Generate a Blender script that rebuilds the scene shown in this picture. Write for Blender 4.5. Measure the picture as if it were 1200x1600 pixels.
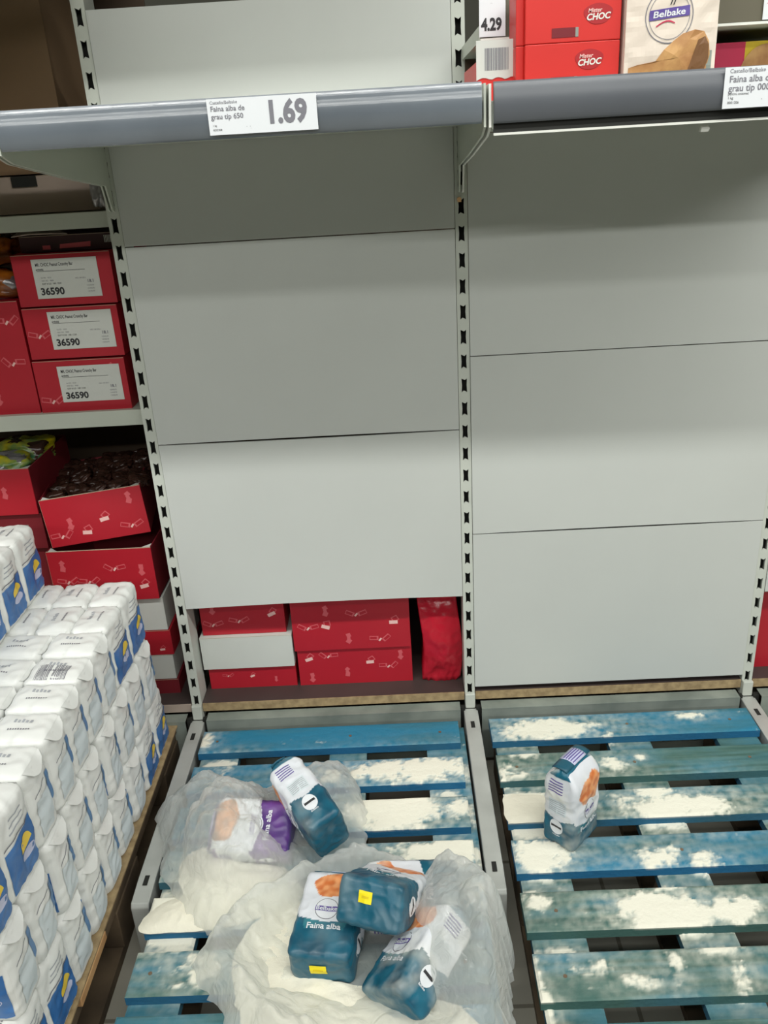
import bpy, bmesh, math, random
import numpy as np
from mathutils import Vector, Matrix, noise, Euler

for o in list(bpy.data.objects): bpy.data.objects.remove(o)
S = bpy.context.scene
C = S.collection
rnd = random.Random(7)

# ------------------------------------------------------------------ camera
F = 1331.08; CAM = (-0.138, -1.7204, 1.417)
PITCH, YAW, ROLL = -0.407439, -0.0252405, -0.0596896
cy_, sy_, cp_, sp_ = math.cos(YAW), math.sin(YAW), math.cos(PITCH), math.sin(PITCH)
fw = Vector((sy_*cp_, cy_*cp_, sp_)); r_ = Vector((cy_, -sy_, 0)); u_ = r_.cross(fw)
r2 = r_*math.cos(ROLL)+u_*math.sin(ROLL); u2 = -r_*math.sin(ROLL)+u_*math.cos(ROLL)
cd = bpy.data.cameras.new('camera'); cam = bpy.data.objects.new('camera', cd); C.objects.link(cam)
M = Matrix((r2, u2, -fw)).transposed().to_4x4(); M.translation = CAM
cam.matrix_world = M
cd.sensor_fit = 'VERTICAL'; cd.sensor_height = 32.0; cd.lens = 32.0*F/1600.0
cd.clip_start = 0.02; cd.clip_end = 60
S.camera = cam

# ------------------------------------------------------------------ world, light, exposure
S.view_settings.view_transform = 'Standard'; S.view_settings.look = 'None'
S.view_settings.gamma = 1.0; S.view_settings.use_curve_mapping = False
S.view_settings.exposure = 0.0
W = bpy.data.worlds.new('world'); S.world = W; W.use_nodes = True
W.node_tree.nodes['Background'].inputs[0].default_value = (0.80, 0.84, 0.74, 1)
W.node_tree.nodes['Background'].inputs[1].default_value = 0.10

def lamp_row(name, y, z, energy, size_y, length=14, col=(1.0, 1.0, 0.955), x=0.0):
    l = bpy.data.lights.new(name, 'AREA'); l.shape = 'RECTANGLE'; l.size = length; l.size_y = size_y
    l.energy = energy; l.color = col
    o = bpy.data.objects.new(name, l); C.objects.link(o); o.location = (x, y, z)
    d = Vector((0, 0.2, 0.9)) - Vector((0, y, z))
    o.rotation_euler = d.to_track_quat('-Z', 'Y').to_euler()
    return o
lamp_row('ceiling_lamp_row', -2.07, 3.55, 200, 0.14, 10, x=1.6)
lamp_row('ceiling_lamp_row', -4.55, 3.85, 64, 0.16, 10, x=1.2)
lamp_row('ceiling_lamp_row', -7.10, 3.95, 160, 0.16, 10)
lamp_row('ceiling_lamp_row', -12.0, 3.95, 5, 0.2, 12)
lamp_row('ceiling_lamp_row', -0.9, 3.6, 18, 0.16, 8)  # added overhead row, brightens packet tops and pallets

# ------------------------------------------------------------------ materials
def lin(c):
    f = lambda v: (v/255/12.92) if v/255 <= .04045 else ((v/255+.055)/1.055)**2.4
    return (f(c[0]), f(c[1]), f(c[2]), 1)
def mat(name, col, rough=.6, metal=0.0, spec=.5, var=0.0, scale=8.0, bump=0.0, bscale=60.0, col2=None, emit=None):
    m = bpy.data.materials.new(name); m.use_nodes = True
    nt = m.node_tree; b = nt.nodes['Principled BSDF']
    c = lin(col)
    b.inputs['Base Color'].default_value = c
    b.inputs['Roughness'].default_value = rough; b.inputs['Metallic'].default_value = metal
    b.inputs['Specular IOR Level'].default_value = spec
    if var or col2:
        tc = nt.nodes.new('ShaderNodeTexCoord'); n = nt.nodes.new('ShaderNodeTexNoise')
        n.inputs['Scale'].default_value = scale; n.inputs['Detail'].default_value = 6
        nt.links.new(tc.outputs['Object'], n.inputs['Vector'])
        mx = nt.nodes.new('ShaderNodeMix'); mx.data_type = 'RGBA'
        c2 = lin(col2) if col2 else tuple(v*(1-var) for v in c[:3])+(1,)
        mx.inputs[6].default_value = c; mx.inputs[7].default_value = c2
        mr = nt.nodes.new('ShaderNodeMapRange'); mr.inputs[1].default_value = .35; mr.inputs[2].default_value = .65
        nt.links.new(n.outputs['Fac'], mr.inputs[0]); nt.links.new(mr.outputs[0], mx.inputs[0])
        nt.links.new(mx.outputs[2], b.inputs['Base Color'])
    if bump:
        tc = nt.nodes.new('ShaderNodeTexCoord'); n = nt.nodes.new('ShaderNodeTexNoise')
        n.inputs['Scale'].default_value = bscale; n.inputs['Detail'].default_value = 4
        nt.links.new(tc.outputs['Object'], n.inputs['Vector'])
        bp = nt.nodes.new('ShaderNodeBump'); bp.inputs['Strength'].default_value = bump; bp.inputs['Distance'].default_value = .004
        nt.links.new(n.outputs['Fac'], bp.inputs['Height']); nt.links.new(bp.outputs[0], b.inputs['Normal'])
    return m
def vcol_mat(name, rough=.6, spec=.4, bump=0.0, bscale=80):
    m = mat(name, (200, 200, 200), rough, spec=spec, bump=bump, bscale=bscale)
    nt = m.node_tree; a = nt.nodes.new('ShaderNodeVertexColor'); a.layer_name = 'Col'
    nt.links.new(a.outputs[0], nt.nodes['Principled BSDF'].inputs['Base Color'])
    return m
panel_m = mat('painted_steel_panel', (196, 200, 196), .42, var=.04, scale=3)
post_m = mat('painted_steel_post', (198, 203, 194), .4, var=.08, scale=12)
deck_m = mat('shelf_steel', (190, 196, 184), .45, var=.05)
leg_m = mat('leg_steel', (186, 189, 184), .4, metal=.15, var=.15, scale=14)
galv_m = mat('galvanised_steel', (150, 158, 150), .5, metal=.1, col2=(118, 128, 122), scale=9)
hole_m = mat('recess_shade', (30, 31, 28), .8)  # near-black colour stands in for shade inside holes and gaps
rail_m = mat('clear_rail_plastic', (112, 120, 128), .16, spec=.9, var=.25, scale=5, bump=.3, bscale=7)
railr_m = mat('matt_rail_plastic', (92, 96, 102), .35, spec=.5, var=.12, scale=6)
white_m = mat('white_edge', (225, 227, 220), .4)
paper_m = mat('label_paper', (222, 226, 230), .6)
ink_m = mat('black_ink', (45, 45, 48), .6)
inkg_m = mat('grey_ink', (120, 120, 128), .6)
lamin_m = mat('dark_laminate', (72, 62, 60), .5, var=.25, scale=5)
chip_m = mat('chipboard_edge', (172, 150, 112), .8, col2=(140, 120, 88), scale=60)
red_m = mat('red_card', (178, 28, 44), .45, var=.12, scale=4)
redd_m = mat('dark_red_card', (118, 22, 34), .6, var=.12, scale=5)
redb_m = mat('bright_red_card', (206, 42, 36), .45, var=.06)
pink_m = mat('pink_print', (208, 92, 100), .45)
pale_m = mat('pale_print', (236, 190, 184), .45)
card_m = mat('brown_card', (138, 112, 84), .8, var=.1)
greycard_m = mat('grey_brown_card', (176, 160, 148), .75, var=.1)
whitecard_m = mat('white_card', (205, 208, 202), .6, var=.05)
kraft_m = mat('card_edge', (176, 160, 136), .8)
choc_m = mat('dark_brown_film', (44, 28, 22), .25, col2=(70, 44, 36), scale=30, bump=.6, bscale=40)
pack_m = mat('white_packet_paper', (226, 228, 225), .4, spec=.45, var=.02, bump=.25, bscale=35)
blue_m = mat('blue_print', (38, 96, 158), .4, col2=(70, 120, 180), scale=22)
bar_m = mat('blue_bar_print', (92, 130, 172), .45)
tint_m = mat('pale_blue_print', (208, 218, 222), .5)
yel_m = mat('yellow_print', (232, 200, 70), .45)
lila_m = mat('lilac_print', (196, 200, 226), .45)
grtext_m = mat('faint_grey_print', (168, 172, 178), .5)
stick_m = mat('yellow_sticker', (246, 226, 20), .5)
wood_m = mat('pallet_wood', (104, 88, 68), .8, col2=(72, 60, 46), scale=10)
woodl_m = mat('light_pallet_wood', (204, 164, 116), .75, col2=(176, 132, 86), scale=12)
paint_m = vcol_mat('painted_pallet_wood', .75, .25, bump=.35, bscale=120)
bag_m = vcol_mat('printed_paper_bag', .38, .5, bump=.3, bscale=45)
flour_m = mat('flour', (238, 234, 216), .95, spec=.1, var=.05, scale=30, bump=.5, bscale=90)
orange_m = mat('orange_film', (190, 110, 30), .25, col2=(110, 60, 28), scale=25, bump=.5, bscale=25)
silver_m = mat('silver_film', (160, 158, 160), .25, metal=.5, var=.3, scale=30, bump=.5)
yellowfilm_m = mat('yellow_green_film', (196, 182, 20), .3, col2=(60, 120, 80), scale=22, bump=.5, bscale=20)
redfilm_m = mat('red_film', (190, 28, 48), .22, var=.2, scale=14, bump=.9, bscale=22)
steel_m = mat('nail_steel', (140, 120, 100), .5, metal=.6)
purple_m = mat('purple_print', (92, 74, 150), .5)
tan_m = mat('tan_bread_print', (206, 160, 104), .5, col2=(160, 108, 66), scale=30)
brown_m = mat('brown_print', (120, 84, 52), .5)
magenta_m = mat('magenta_print', (200, 42, 84), .5)
yellow2_m = mat('mustard_print', (214, 184, 40), .5)
sackpaper_m = mat('sack_paper', (226, 214, 200), .5, var=.04, bump=.3, bscale=20)
teal_m = mat('teal_print', (24, 84, 104), .45)
dkrail_m = mat('dark_rail', (96, 92, 76), .5)

def film_mat(name, alpha=.42, col=(247, 249, 245)):
    m = bpy.data.materials.new(name); m.use_nodes = True; nt = m.node_tree
    b = nt.nodes['Principled BSDF']; out = nt.nodes['Material Output']
    b.inputs['Base Color'].default_value = lin(col); b.inputs['Roughness'].default_value = .16
    b.inputs['Specular IOR Level'].default_value = .7
    tr = nt.nodes.new('ShaderNodeBsdfTransparent'); tl = nt.nodes.new('ShaderNodeBsdfTranslucent')
    tl.inputs[0].default_value = lin(col)
    m1 = nt.nodes.new('ShaderNodeMixShader'); m1.inputs[0].default_value = .45
    nt.links.new(b.outputs[0], m1.inputs[1]); nt.links.new(tl.outputs[0], m1.inputs[2])
    m2 = nt.nodes.new('ShaderNodeMixShader')
    lw = nt.nodes.new('ShaderNodeLayerWeight'); lw.inputs[0].default_value = .35
    mr = nt.nodes.new('ShaderNodeMapRange'); mr.inputs[3].default_value = alpha; mr.inputs[4].default_value = .92
    nt.links.new(lw.outputs['Facing'], mr.inputs[0])
    nt.links.new(mr.outputs[0], m2.inputs[0])
    nt.links.new(tr.outputs[0], m2.inputs[1]); nt.links.new(m1.outputs[0], m2.inputs[2])
    nt.links.new(m2.outputs[0], out.inputs['Surface'])
    tc = nt.nodes.new('ShaderNodeTexCoord'); n = nt.nodes.new('ShaderNodeTexNoise')
    n.inputs['Scale'].default_value = 34; n.inputs['Detail'].default_value = 3; n.inputs['Distortion'].default_value = 1.2
    nt.links.new(tc.outputs['Object'], n.inputs['Vector'])
    bp = nt.nodes.new('ShaderNodeBump'); bp.inputs['Strength'].default_value = .6; bp.inputs['Distance'].default_value = .01
    nt.links.new(n.outputs['Fac'], bp.inputs['Height']); nt.links.new(bp.outputs[0], b.inputs['Normal'])
    return m
film_m = film_mat('milky_plastic_film', .38)
film2_m = film_mat('thin_milky_film', .44)

# ------------------------------------------------------------------ helpers
def tag(o, label=None, cat=None, group=None, kind=None):
    if label: o['label'] = label
    if cat: o['category'] = cat
    if group: o['group'] = group
    if kind: o['kind'] = kind
    return o
def empty(name, loc=(0, 0, 0), rot=(0, 0, 0)):
    o = bpy.data.objects.new(name, None); C.objects.link(o); o.location = loc; o.rotation_euler = rot
    o.empty_display_size = .05
    return o
class MB:
    def __init__(s): s.v = []; s.f = []; s.mi = []; s.col = []; s.mats = []
    def mat(s, m):
        if m not in s.mats: s.mats.append(m)
        return s.mats.index(m)
    def add(s, vs, fs, m):
        k = len(s.v); s.v += [tuple(v) for v in vs]; i = s.mat(m)
        for f in fs: s.f.append(tuple(k+a for a in f)); s.mi.append(i)
        return k
    def box(s, a, b, m, mx=None):
        x0, y0, z0 = a; x1, y1, z1 = b
        vs = [Vector(p) for p in ((x0,y0,z0),(x1,y0,z0),(x1,y1,z0),(x0,y1,z0),(x0,y0,z1),(x1,y0,z1),(x1,y1,z1),(x0,y1,z1))]
        if mx: vs = [mx @ v for v in vs]
        s.add(vs, [(0,3,2,1),(4,5,6,7),(0,1,5,4),(1,2,6,5),(2,3,7,6),(3,0,4,7)], m)
    def prism(s, pts, axis, a, b, m):
        n = len(pts)
        def mk(p, t): return (t, p[0], p[1]) if axis == 'x' else ((p[0], t, p[1]) if axis == 'y' else (p[0], p[1], t))
        vs = [mk(p, a) for p in pts]+[mk(p, b) for p in pts]
        fs = [tuple(range(n)), tuple(range(2*n-1, n-1, -1))]+[(i, i+n, (i+1) % n+n, (i+1) % n) for i in range(n)]
        s.add(vs, fs, m)
    def quad(s, pts, m): s.add(pts, [tuple(range(len(pts)))], m)
    def build(s, name, parent=None, bevel=0, smooth=False, merge=False, recalc=True):
        me = bpy.data.meshes.new(name); me.from_pydata(s.v, [], s.f)
        for m in s.mats: me.materials.append(m)
        me.polygons.foreach_set('material_index', s.mi)
        if s.col:
            a = me.color_attributes.new('Col', 'FLOAT_COLOR', 'POINT')
            a.data.foreach_set('color', np.array(s.col, 'f').ravel())
        if merge or recalc:
            bm = bmesh.new(); bm.from_mesh(me)
            if merge: bmesh.ops.remove_doubles(bm, verts=bm.verts, dist=1e-5)
            if recalc: bmesh.ops.recalc_face_normals(bm, faces=bm.faces)
            bm.to_mesh(me); bm.free()
        if smooth: me.polygons.foreach_set('use_smooth', [True]*len(me.polygons))
        o = bpy.data.objects.new(name, me); C.objects.link(o)
        if parent: o.parent = parent
        if bevel:
            b = o.modifiers.new('bevel', 'BEVEL'); b.width = bevel; b.segments = 2; b.limit_method = 'ANGLE'
        return o
def copy_tree(o, parent=None):
    c = o.copy(); C.objects.link(c)
    if parent: c.parent = parent
    for ch in list(o.children): copy_tree(ch, c)
    return c

# text as flat meshes: returns (verts2d, faces) in metres, cap height about `h`
_tc = {}
def text2d(txt, h, bold=0.0, align='LEFT', squash=1.0):
    key = (txt, bold, align)
    if key not in _tc:
        cu = bpy.data.curves.new('t', 'FONT'); cu.body = txt; cu.size = 1.0; cu.offset = bold; cu.align_x = align
        cu.resolution_u = 3
        ob = bpy.data.objects.new('t', cu); C.objects.link(ob)
        dg = bpy.context.evaluated_depsgraph_get(); me = bpy.data.meshes.new_from_object(ob.evaluated_get(dg))
        bm = bmesh.new(); bm.from_mesh(me); bmesh.ops.triangulate(bm, faces=bm.faces)
        _tc[key] = ([(v.co.x, v.co.y) for v in bm.verts], [tuple(v.index for v in f.verts) for f in bm.faces])
        bm.free(); bpy.data.objects.remove(ob); bpy.data.curves.remove(cu); bpy.data.meshes.remove(me)
    v, f = _tc[key]; k = h/0.7
    return [(a*k*squash, b*k) for a, b in v], f
def put_text(mb, txt, h, fn, m, bold=0.0, align='LEFT', squash=1.0):
    v, f = text2d(txt, h, bold, align, squash)
    mb.add([fn(a, b) for a, b in v], f, m)
def front(x0, y, z0):      # maps text plane to a vertical plane facing -y
    return lambda a, b: (x0+a, y, z0+b)

# ------------------------------------------------------------------ room
def struct(name, mb, **k):
    o = mb.build(name, **k); o['kind'] = 'structure'; return o
floor_m = mat('floor_tiles', (122, 118, 104), .55, var=.12, scale=4)
nt = floor_m.node_tree
tcn = nt.nodes.new('ShaderNodeTexCoord'); br = nt.nodes.new('ShaderNodeTexBrick')
br.offset = 0; br.inputs['Scale'].default_value = 1.0; br.inputs['Brick Width'].default_value = .33; br.inputs['Row Height'].default_value = .33
br.inputs['Mortar Size'].default_value = .004
br.inputs['Color1'].default_value = lin((168, 165, 152)); br.inputs['Color2'].default_value = lin((158, 155, 143)); br.inputs['Mortar'].default_value = lin((118, 114, 102))
mp = nt.nodes.new('ShaderNodeMapping'); mp.inputs['Location'].default_value = (.1, .02, 0)
nt.links.new(tcn.outputs['Object'], mp.inputs[0]); nt.links.new(mp.outputs[0], br.inputs[0])
nt.links.new(br.outputs[0], nt.nodes['Principled BSDF'].inputs['Base Color'])
X0, X1, Y0, Y1, ZC = -7, 7, -16, 4.5, 4.1
b = MB(); b.box((X0, Y0, -.05), (X1, Y1, 0), floor_m); struct('floor', b)
ceil_m = mat('ceiling_paint', (92, 94, 84), .8)
wall_m = mat('wall_paint', (84, 84, 74), .8)
b = MB(); b.box((X0, Y0, ZC), (X1, Y1, ZC+.05), ceil_m); struct('ceiling', b)
b = MB(); b.box((X0, Y1, 0), (X1, Y1+.1, ZC), wall_m); struct('wall_back', b)
b = MB(); b.box((X0, Y0-.1, 0), (X1, Y0, ZC), wall_m); struct('wall_front', b)
b = MB(); b.box((X0-.1, Y0, 0), (X0, Y1, ZC), wall_m); struct('wall_left', b)
b = MB(); b.box((X1, Y0, 0), (X1+.1, Y1, ZC), wall_m); struct('wall_right', b)

BW = .665
# ------------------------------------------------------------------ uprights with slots
def upright(x, label):
    t = empty('shelf_upright', (x, 0, 0)); tag(t, label, 'shelf upright', 'slotted uprights')
    hw = .0105; z0, z1 = .148, 2.3
    b = MB()
    p = .05; top = 1.30
    # front face built as cells around bow-tie holes
    def hole(zc):
        a, h, n = .0058, .0148, .0035
        return [(-a, zc-h), (-.001, zc-h+n), (a, zc-h), (a*.84, zc), (a, zc+h), (.001, zc+h-n), (-a, zc+h), (-a*.84, zc)]
    k = int((top-z0-.02)/p)
    zb = [top-.025+ i*p for i in range(-22, 19)]
    for zc0 in zb:
        zc = zc0+.025
        A, Bz = zc-p/2, zc+p/2
        ring = hole(zc)
        outer = [(-hw, A), (0, A), (hw, A), (hw, zc), (hw, Bz), (0, Bz), (-hw, Bz), (-hw, zc)]
        v = [(q[0], 0, q[1]) for q in outer]+[(q[0], 0, q[1]) for q in ring]+[(q[0], .004, q[1]) for q in ring]
        fs = []
        for i in range(8):
            j = (i+1) % 8
            fs.append((i, j, 8+j, 8+i)); fs.append((8+i, 8+j, 16+j, 16+i))
        b.add(v, fs, post_m)
    zl, zh = zb[0], zb[-1]+p
    b.quad([(-hw, 0, z0), (hw, 0, z0), (hw, 0, zl), (-hw, 0, zl)], post_m)
    # sides and back of the channel
    b.box((-hw-.0015, 0, z0), (-hw, .06, zh), post_m); b.box((hw, 0, z0), (hw+.0015, .06, zh), post_m)
    b.box((-hw, .058, z0), (hw, .06, zh), post_m)
    b.build('post', t, recalc=True)
    d = MB(); d.box((-hw+.0005, .02, z0), (hw-.0005, .0215, zh), hole_m); d.build('channel_shade', t)  # dark sheet stands in for the shade inside the post
    # foot joint and base leg
    l = MB()
    l.prism([(-.012, .150), (-.012, .010), (-.545, .002), (-.56, .012), (-.56, .138), (-.555, .146), (-.5, .150)], 'x', -.017, .017, leg_m)
    l.box((-.012, -.012, .15), (.012, .0, .19), post_m)
    lg = l.build('base_leg', t, bevel=.002)
    s = MB()
    for yy in (-.075, -.505):
        s.box((-.0045, yy-.012, .1502), (.0045, yy+.012, .1506), hole_m)
    s.build('slot', lg)
    return t
upright(-BW, 'grey slotted steel shelf upright beside the stack of white packets, with a base leg')
upright(0, 'grey slotted steel shelf upright between the two empty bays, with a base leg')
upright(BW, 'grey slotted steel shelf upright at the right edge of the photo, with a base leg')

# ------------------------------------------------------------------ back panels
def panel(x0, z0, z1, label, bow_top=0, bow_bot=0, th=.004, nx=60, nz=30, liftl=0):
    cx = x0+BW/2; w = BW-.026
    t = MB(); vs = []
    for j in range(nz+1):
        v = j/nz
        for i in range(nx+1):
            u = i/nx*2-1
            s = (1-u*u)
            yy = -.002-(bow_top*v**3+bow_bot*(1-v)**3)*s
            zz = z0+(z1-z0)*v + (bow_bot*.9*s*(1-v)**4) + liftl*(1-v)**6*max(0, -u)**1.5*-1
            vs.append((u*w/2, yy, zz-z0))
    fs = []
    for j in range(nz):
        for i in range(nx):
            a = j*(nx+1)+i; fs.append((a, a+1, a+nx+2, a+nx+1))
    t.add(vs, fs, panel_m)
    o = t.build('back_panel', smooth=False, recalc=False); o.location = (cx, 0, z0)
    s = o.modifiers.new('solid', 'SOLIDIFY'); s.thickness = th; s.offset = -1
    tag(o, label, 'shelf panel', 'grey back panels of the empty bays')
    return o
g = .0011
panel(-BW, 1.26+g, 1.66, 'light grey back panel crossing behind the left empty shelf, topmost of its bay')
panel(-BW, .855+g, 1.26-g, 'light grey back panel of the left bay just under the shaded top panel', bow_bot=.002)
panel(-BW, .455, .855-g, 'light grey bowed back panel directly above the red cartons in the left bay', bow_top=.004, bow_bot=.010)
panel(0, 1.01+g, 1.425, 'light grey back panel with the shelf shadow, topmost of the right bay')
panel(0, .61+g, 1.01-g, 'light grey back panel in the middle of the right bay', bow_bot=.003)
panel(0, .205, .61-g, 'light grey back panel lowest in the right bay, above the chipboard deck', bow_top=.002)
# a panel of the next bay to the right, its lower edge above the red cartons there
panel(BW, .43, .80, 'sliver of grey back panel right of the rightmost upright')
panel(BW, .80+g, 1.20, 'grey back panel beyond the right edge, second from the bottom')
panel(BW, 1.20+g, 1.60, 'grey back panel beyond the right edge, level with the shelves')

# ------------------------------------------------------------------ top shelves of the bays
def shelf(x0, label, rm, drop=0.0, zt=1.485):
    t = empty('metal_shelf', (x0, 0, zt)); tag(t, label, 'shelf', 'cantilever shelves above the empty bays')
    b = MB(); b.box((.006, -.462, -.046-drop), (BW-.006, -.004, -.022), deck_m); b.build('shelf_deck', t, bevel=.002)
    b = MB()
    pr = []
    for i in range(25):
        a = i/24; z = -.0505+.0505*a; pr.append((-.468-.007*math.sin(math.pi*a)**.7, z))
    pr += [(-.462, 0), (-.462, -.0505)]
    b.prism(pr, 'x', .008, BW-.008, rm); b.build('price_rail', t, smooth=False)
    if drop:
        b = MB(); b.box((.008, -.4665, -.0652), (BW-.008, -.462, -.0622), white_m); b.box((.008, -.4625, -.0622), (BW-.008, -.46, -.05), hole_m)  # dark strip above the lip is the gap's shade put into colour
        b.build('front_lip', t)
    for x in (.0035, BW-.0035):
        b = MB()
        b.prism([(-.466, -.002), (-.466, -.055), (-.43, -.066), (-.22, -.092), (-.03, -.112), (-.012, -.155), (-.001, -.160), (-.001, -.02), (-.05, -.002)], 'x', x-.0016, x+.0016, white_m if drop else deck_m)
        b.build('bracket', t)
    return t
shelf(-BW, 'empty grey shelf with a glossy rail and the 1.69 price label, left bay', rail_m)
shelf(0, 'grey shelf with dark rail carrying red cartons and a paper sack, right bay', railr_m, drop=.012, zt=1.484)
shelf(-2*BW, 'end of a grey shelf with a glossy rail beyond the left upright', rail_m)
c = MB(); c.prism([(-.005, -.004), (.005, -.004), (.007, 0), (.004, .004), (-.004, .004)], 'y', -.004, .004, white_m)
o = c.build('rail_clip'); o.location = (.295, -.45, 1.412); tag(o, 'tiny white plastic clip under the right shelf edge', 'clip')
c = MB(); c.prism([(-.003, -.004), (.004, -.004), (.004, .003), (0, .005), (-.004, .003)], 'y', -.006, 0, mat('brass_scrap', (226, 180, 130), .5))
o = c.build('plug_scrap'); o.location = (-.004, -.001, 1.312); tag(o, 'tiny pale orange scrap stuck in the topmost visible slot of the middle upright', 'scrap')

# the higher shelves, mostly above the frame
def high_shelf(x0, z, y, label, rail):
    t = empty('metal_shelf', (x0, 0, z)); tag(t, label, 'shelf', 'upper shelves at the top of the photo')
    b = MB(); b.box((.006, y, .0), (BW-.006, -.004, .02), deck_m if x0 == 0 else card_m); b.build('shelf_deck', t)  # left decks coloured brown to stand in for warm bounced light
    b = MB(); b.box((.008, y-.006, .004), (BW-.008, y, .075), rail); b.box((.008, y-.008, 0), (BW-.008, y, .0035), white_m); b.build('price_rail', t)
    return t
high_shelf(0, 1.546, -.30, 'upper shelf with a dark rail behind the red cartons, above the right bay', dkrail_m)
high_shelf(-BW, 1.97, -.44, 'upper shelf over the left bay shading its top panel', dkrail_m)
high_shelf(-2*BW, 1.70, -.45, 'unseen upper shelf placed to shade the upper left corner', dkrail_m)  # out of view, placed for the shade it casts below

# ------------------------------------------------------------------ price labels
def price_label(x0, x1, y, z0, z1, lines, label, name='price_label', price=None):
    t = empty(name, ((x0+x1)/2, y, z0)); tag(t, label, 'price label', 'shelf price labels')
    w = (x1-x0)/2; h = z1-z0
    b = MB(); b.box((-w, -.0008, 0), (w, 0, h), paper_m); b.build('card', t)
    b = MB()
    for s, hh, xx, zz, m, bold in lines:
        put_text(b, s, hh, front(-w+xx, -.0012, zz), m, bold)
    b.build('printed_text', t, recalc=False)
    if price:
        s, hh, xx, zz, m, sq = price
        b = MB(); put_text(b, s, hh, front(-w+xx, -.0012, zz), m, .04, squash=sq); b.build('price_figures', t, recalc=False)
    return t
price_label(-.371, -.226, -.4765, 1.4395, 1.483,
    [('Castello/Belbake', .0038, .004, .0372, inkg_m, .0), ('Faina alba de', .0062, .004, .0287, inkg_m, .012),
     ('grau tip 650', .0062, .004, .0192, inkg_m, .012), ('1 kg', .0022, .005, .0105, ink_m, .0), ('0033308', .0024, .005, .005, ink_m, .0), ("'   '.", .003, .05, .006, ink_m, .0)],
    'white price label reading 1.69 on the left shelf rail', price=('1.69', .0262, .0765, .0115, inkg_m, .86))
price_label(.3075, .4525, -.4765, 1.4345, 1.483,
    [('Castello/Belbake', .0048, .006, .0418, inkg_m, .0), ('Faina alba de', .0078, .006, .0308, inkg_m, .012),
     ('grau tip 000', .0078, .006, .0202, inkg_m, .012), ('pentru cozonac', .003, .006, .0158, ink_m, .0), ('1 kg', .003, .006, .011, ink_m, .0), ('0001206', .003, .006, .0055, ink_m, .0), ("'", .004, .05, .006, ink_m, .0)],
    'white price label for tip 000 flour on the right shelf rail')
price_label(.006, .044, -.308, 1.551, 1.62,
    [('Tomilio Mirogal', .0036, .002, .054, ink_m, .0), ('4 x 250ml', .0045, .009, .0475, ink_m, .01), ('.....', .002, .016, .042, ink_m, 0)],
    'white upright price label reading 4.29 beside the red cartons', price=('4.29', .015, .003, .0085, ink_m, .8))
price_label(.414, .45, -.308, 1.551, 1.62, [('.', .006, .004, .02, redb_m, .0)],
    'white price label cut by the top right corner of the photo')

# ------------------------------------------------------------------ base decks and kick plates
for i, (x0, lab) in enumerate(((-2*BW, 'dark base deck under the carton stack beyond the left upright'), (-BW, 'dark laminate base deck under the red cartons in the left bay'), (0, 'dark laminate base deck with chipboard edge under the right bay panels'), (BW, 'piece of chipboard edged deck right of the rightmost upright'))):
    t = empty('base_deck', (x0+BW/2, 0, .168)); tag(t, lab, 'shelf deck', 'base decks')
    w = BW/2-.0135
    b = MB(); b.box((-w, .002, 0), (w, .48, .022), lamin_m); b.build('deck_board', t)
    b = MB(); b.box((-w, -.001, .0), (w, .0019, .0215), chip_m if x0 > -1 else greycard_m); b.build('edge_strip', t)
    b = MB()
    b.box((-w+.012, -.034, -.15), (w-.012, -.0325, -.005), galv_m); b.box((-w+.012, -.0345, -.006), (w-.012, -.002, -.0045), galv_m)
    b.box((-w+.0, -.02, -.166), (-w+.012, -.01, -.01), hole_m); b.box((w-.012, -.02, -.166), (w, -.01, -.01), hole_m)
    b.build('kick_plate', t)

# ------------------------------------------------------------------ cartons of the far side (seen through the missing panels)
def candy(b, u, v, s, a, kind, fn):
    def rect(cx, cz, w, h, ang, m, off):
        ca, sa = math.cos(ang), math.sin(ang)
        b.quad([fn(u+s*(cx+ca*dx*w-sa*dz*h), v+s*(cz+sa*dx*w+ca*dz*h), off) for dx, dz in ((-.5,-.5),(.5,-.5),(.5,.5),(-.5,.5))], m)
    if kind == 0:
        for sg in (-1, 1):
            rect(sg*.55, .12, .8, .42, sg*.4+a, pink_m, .0004); rect(sg*.6, .13, .6, .26, sg*.4+a, red_m, .0006)
        rect(0, -.05, .35, .16, .9, pale_m, .0007)
    elif kind == 1:
        rect(0, 0, .75, .35, a, pale_m, .0004); rect(.15, .35, .6, .55, a+.5, pink_m, .0003); rect(.15, .35, .42, .37, a+.5, red_m, .00035)
    else:
        rect(0, .3, .4, .4, a+.3, pink_m, .0004); rect(0, -.3, .45, .45, a+.9, pink_m, .0004); rect(0, 0, .3, .4, a, pink_m, .0005)
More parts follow.
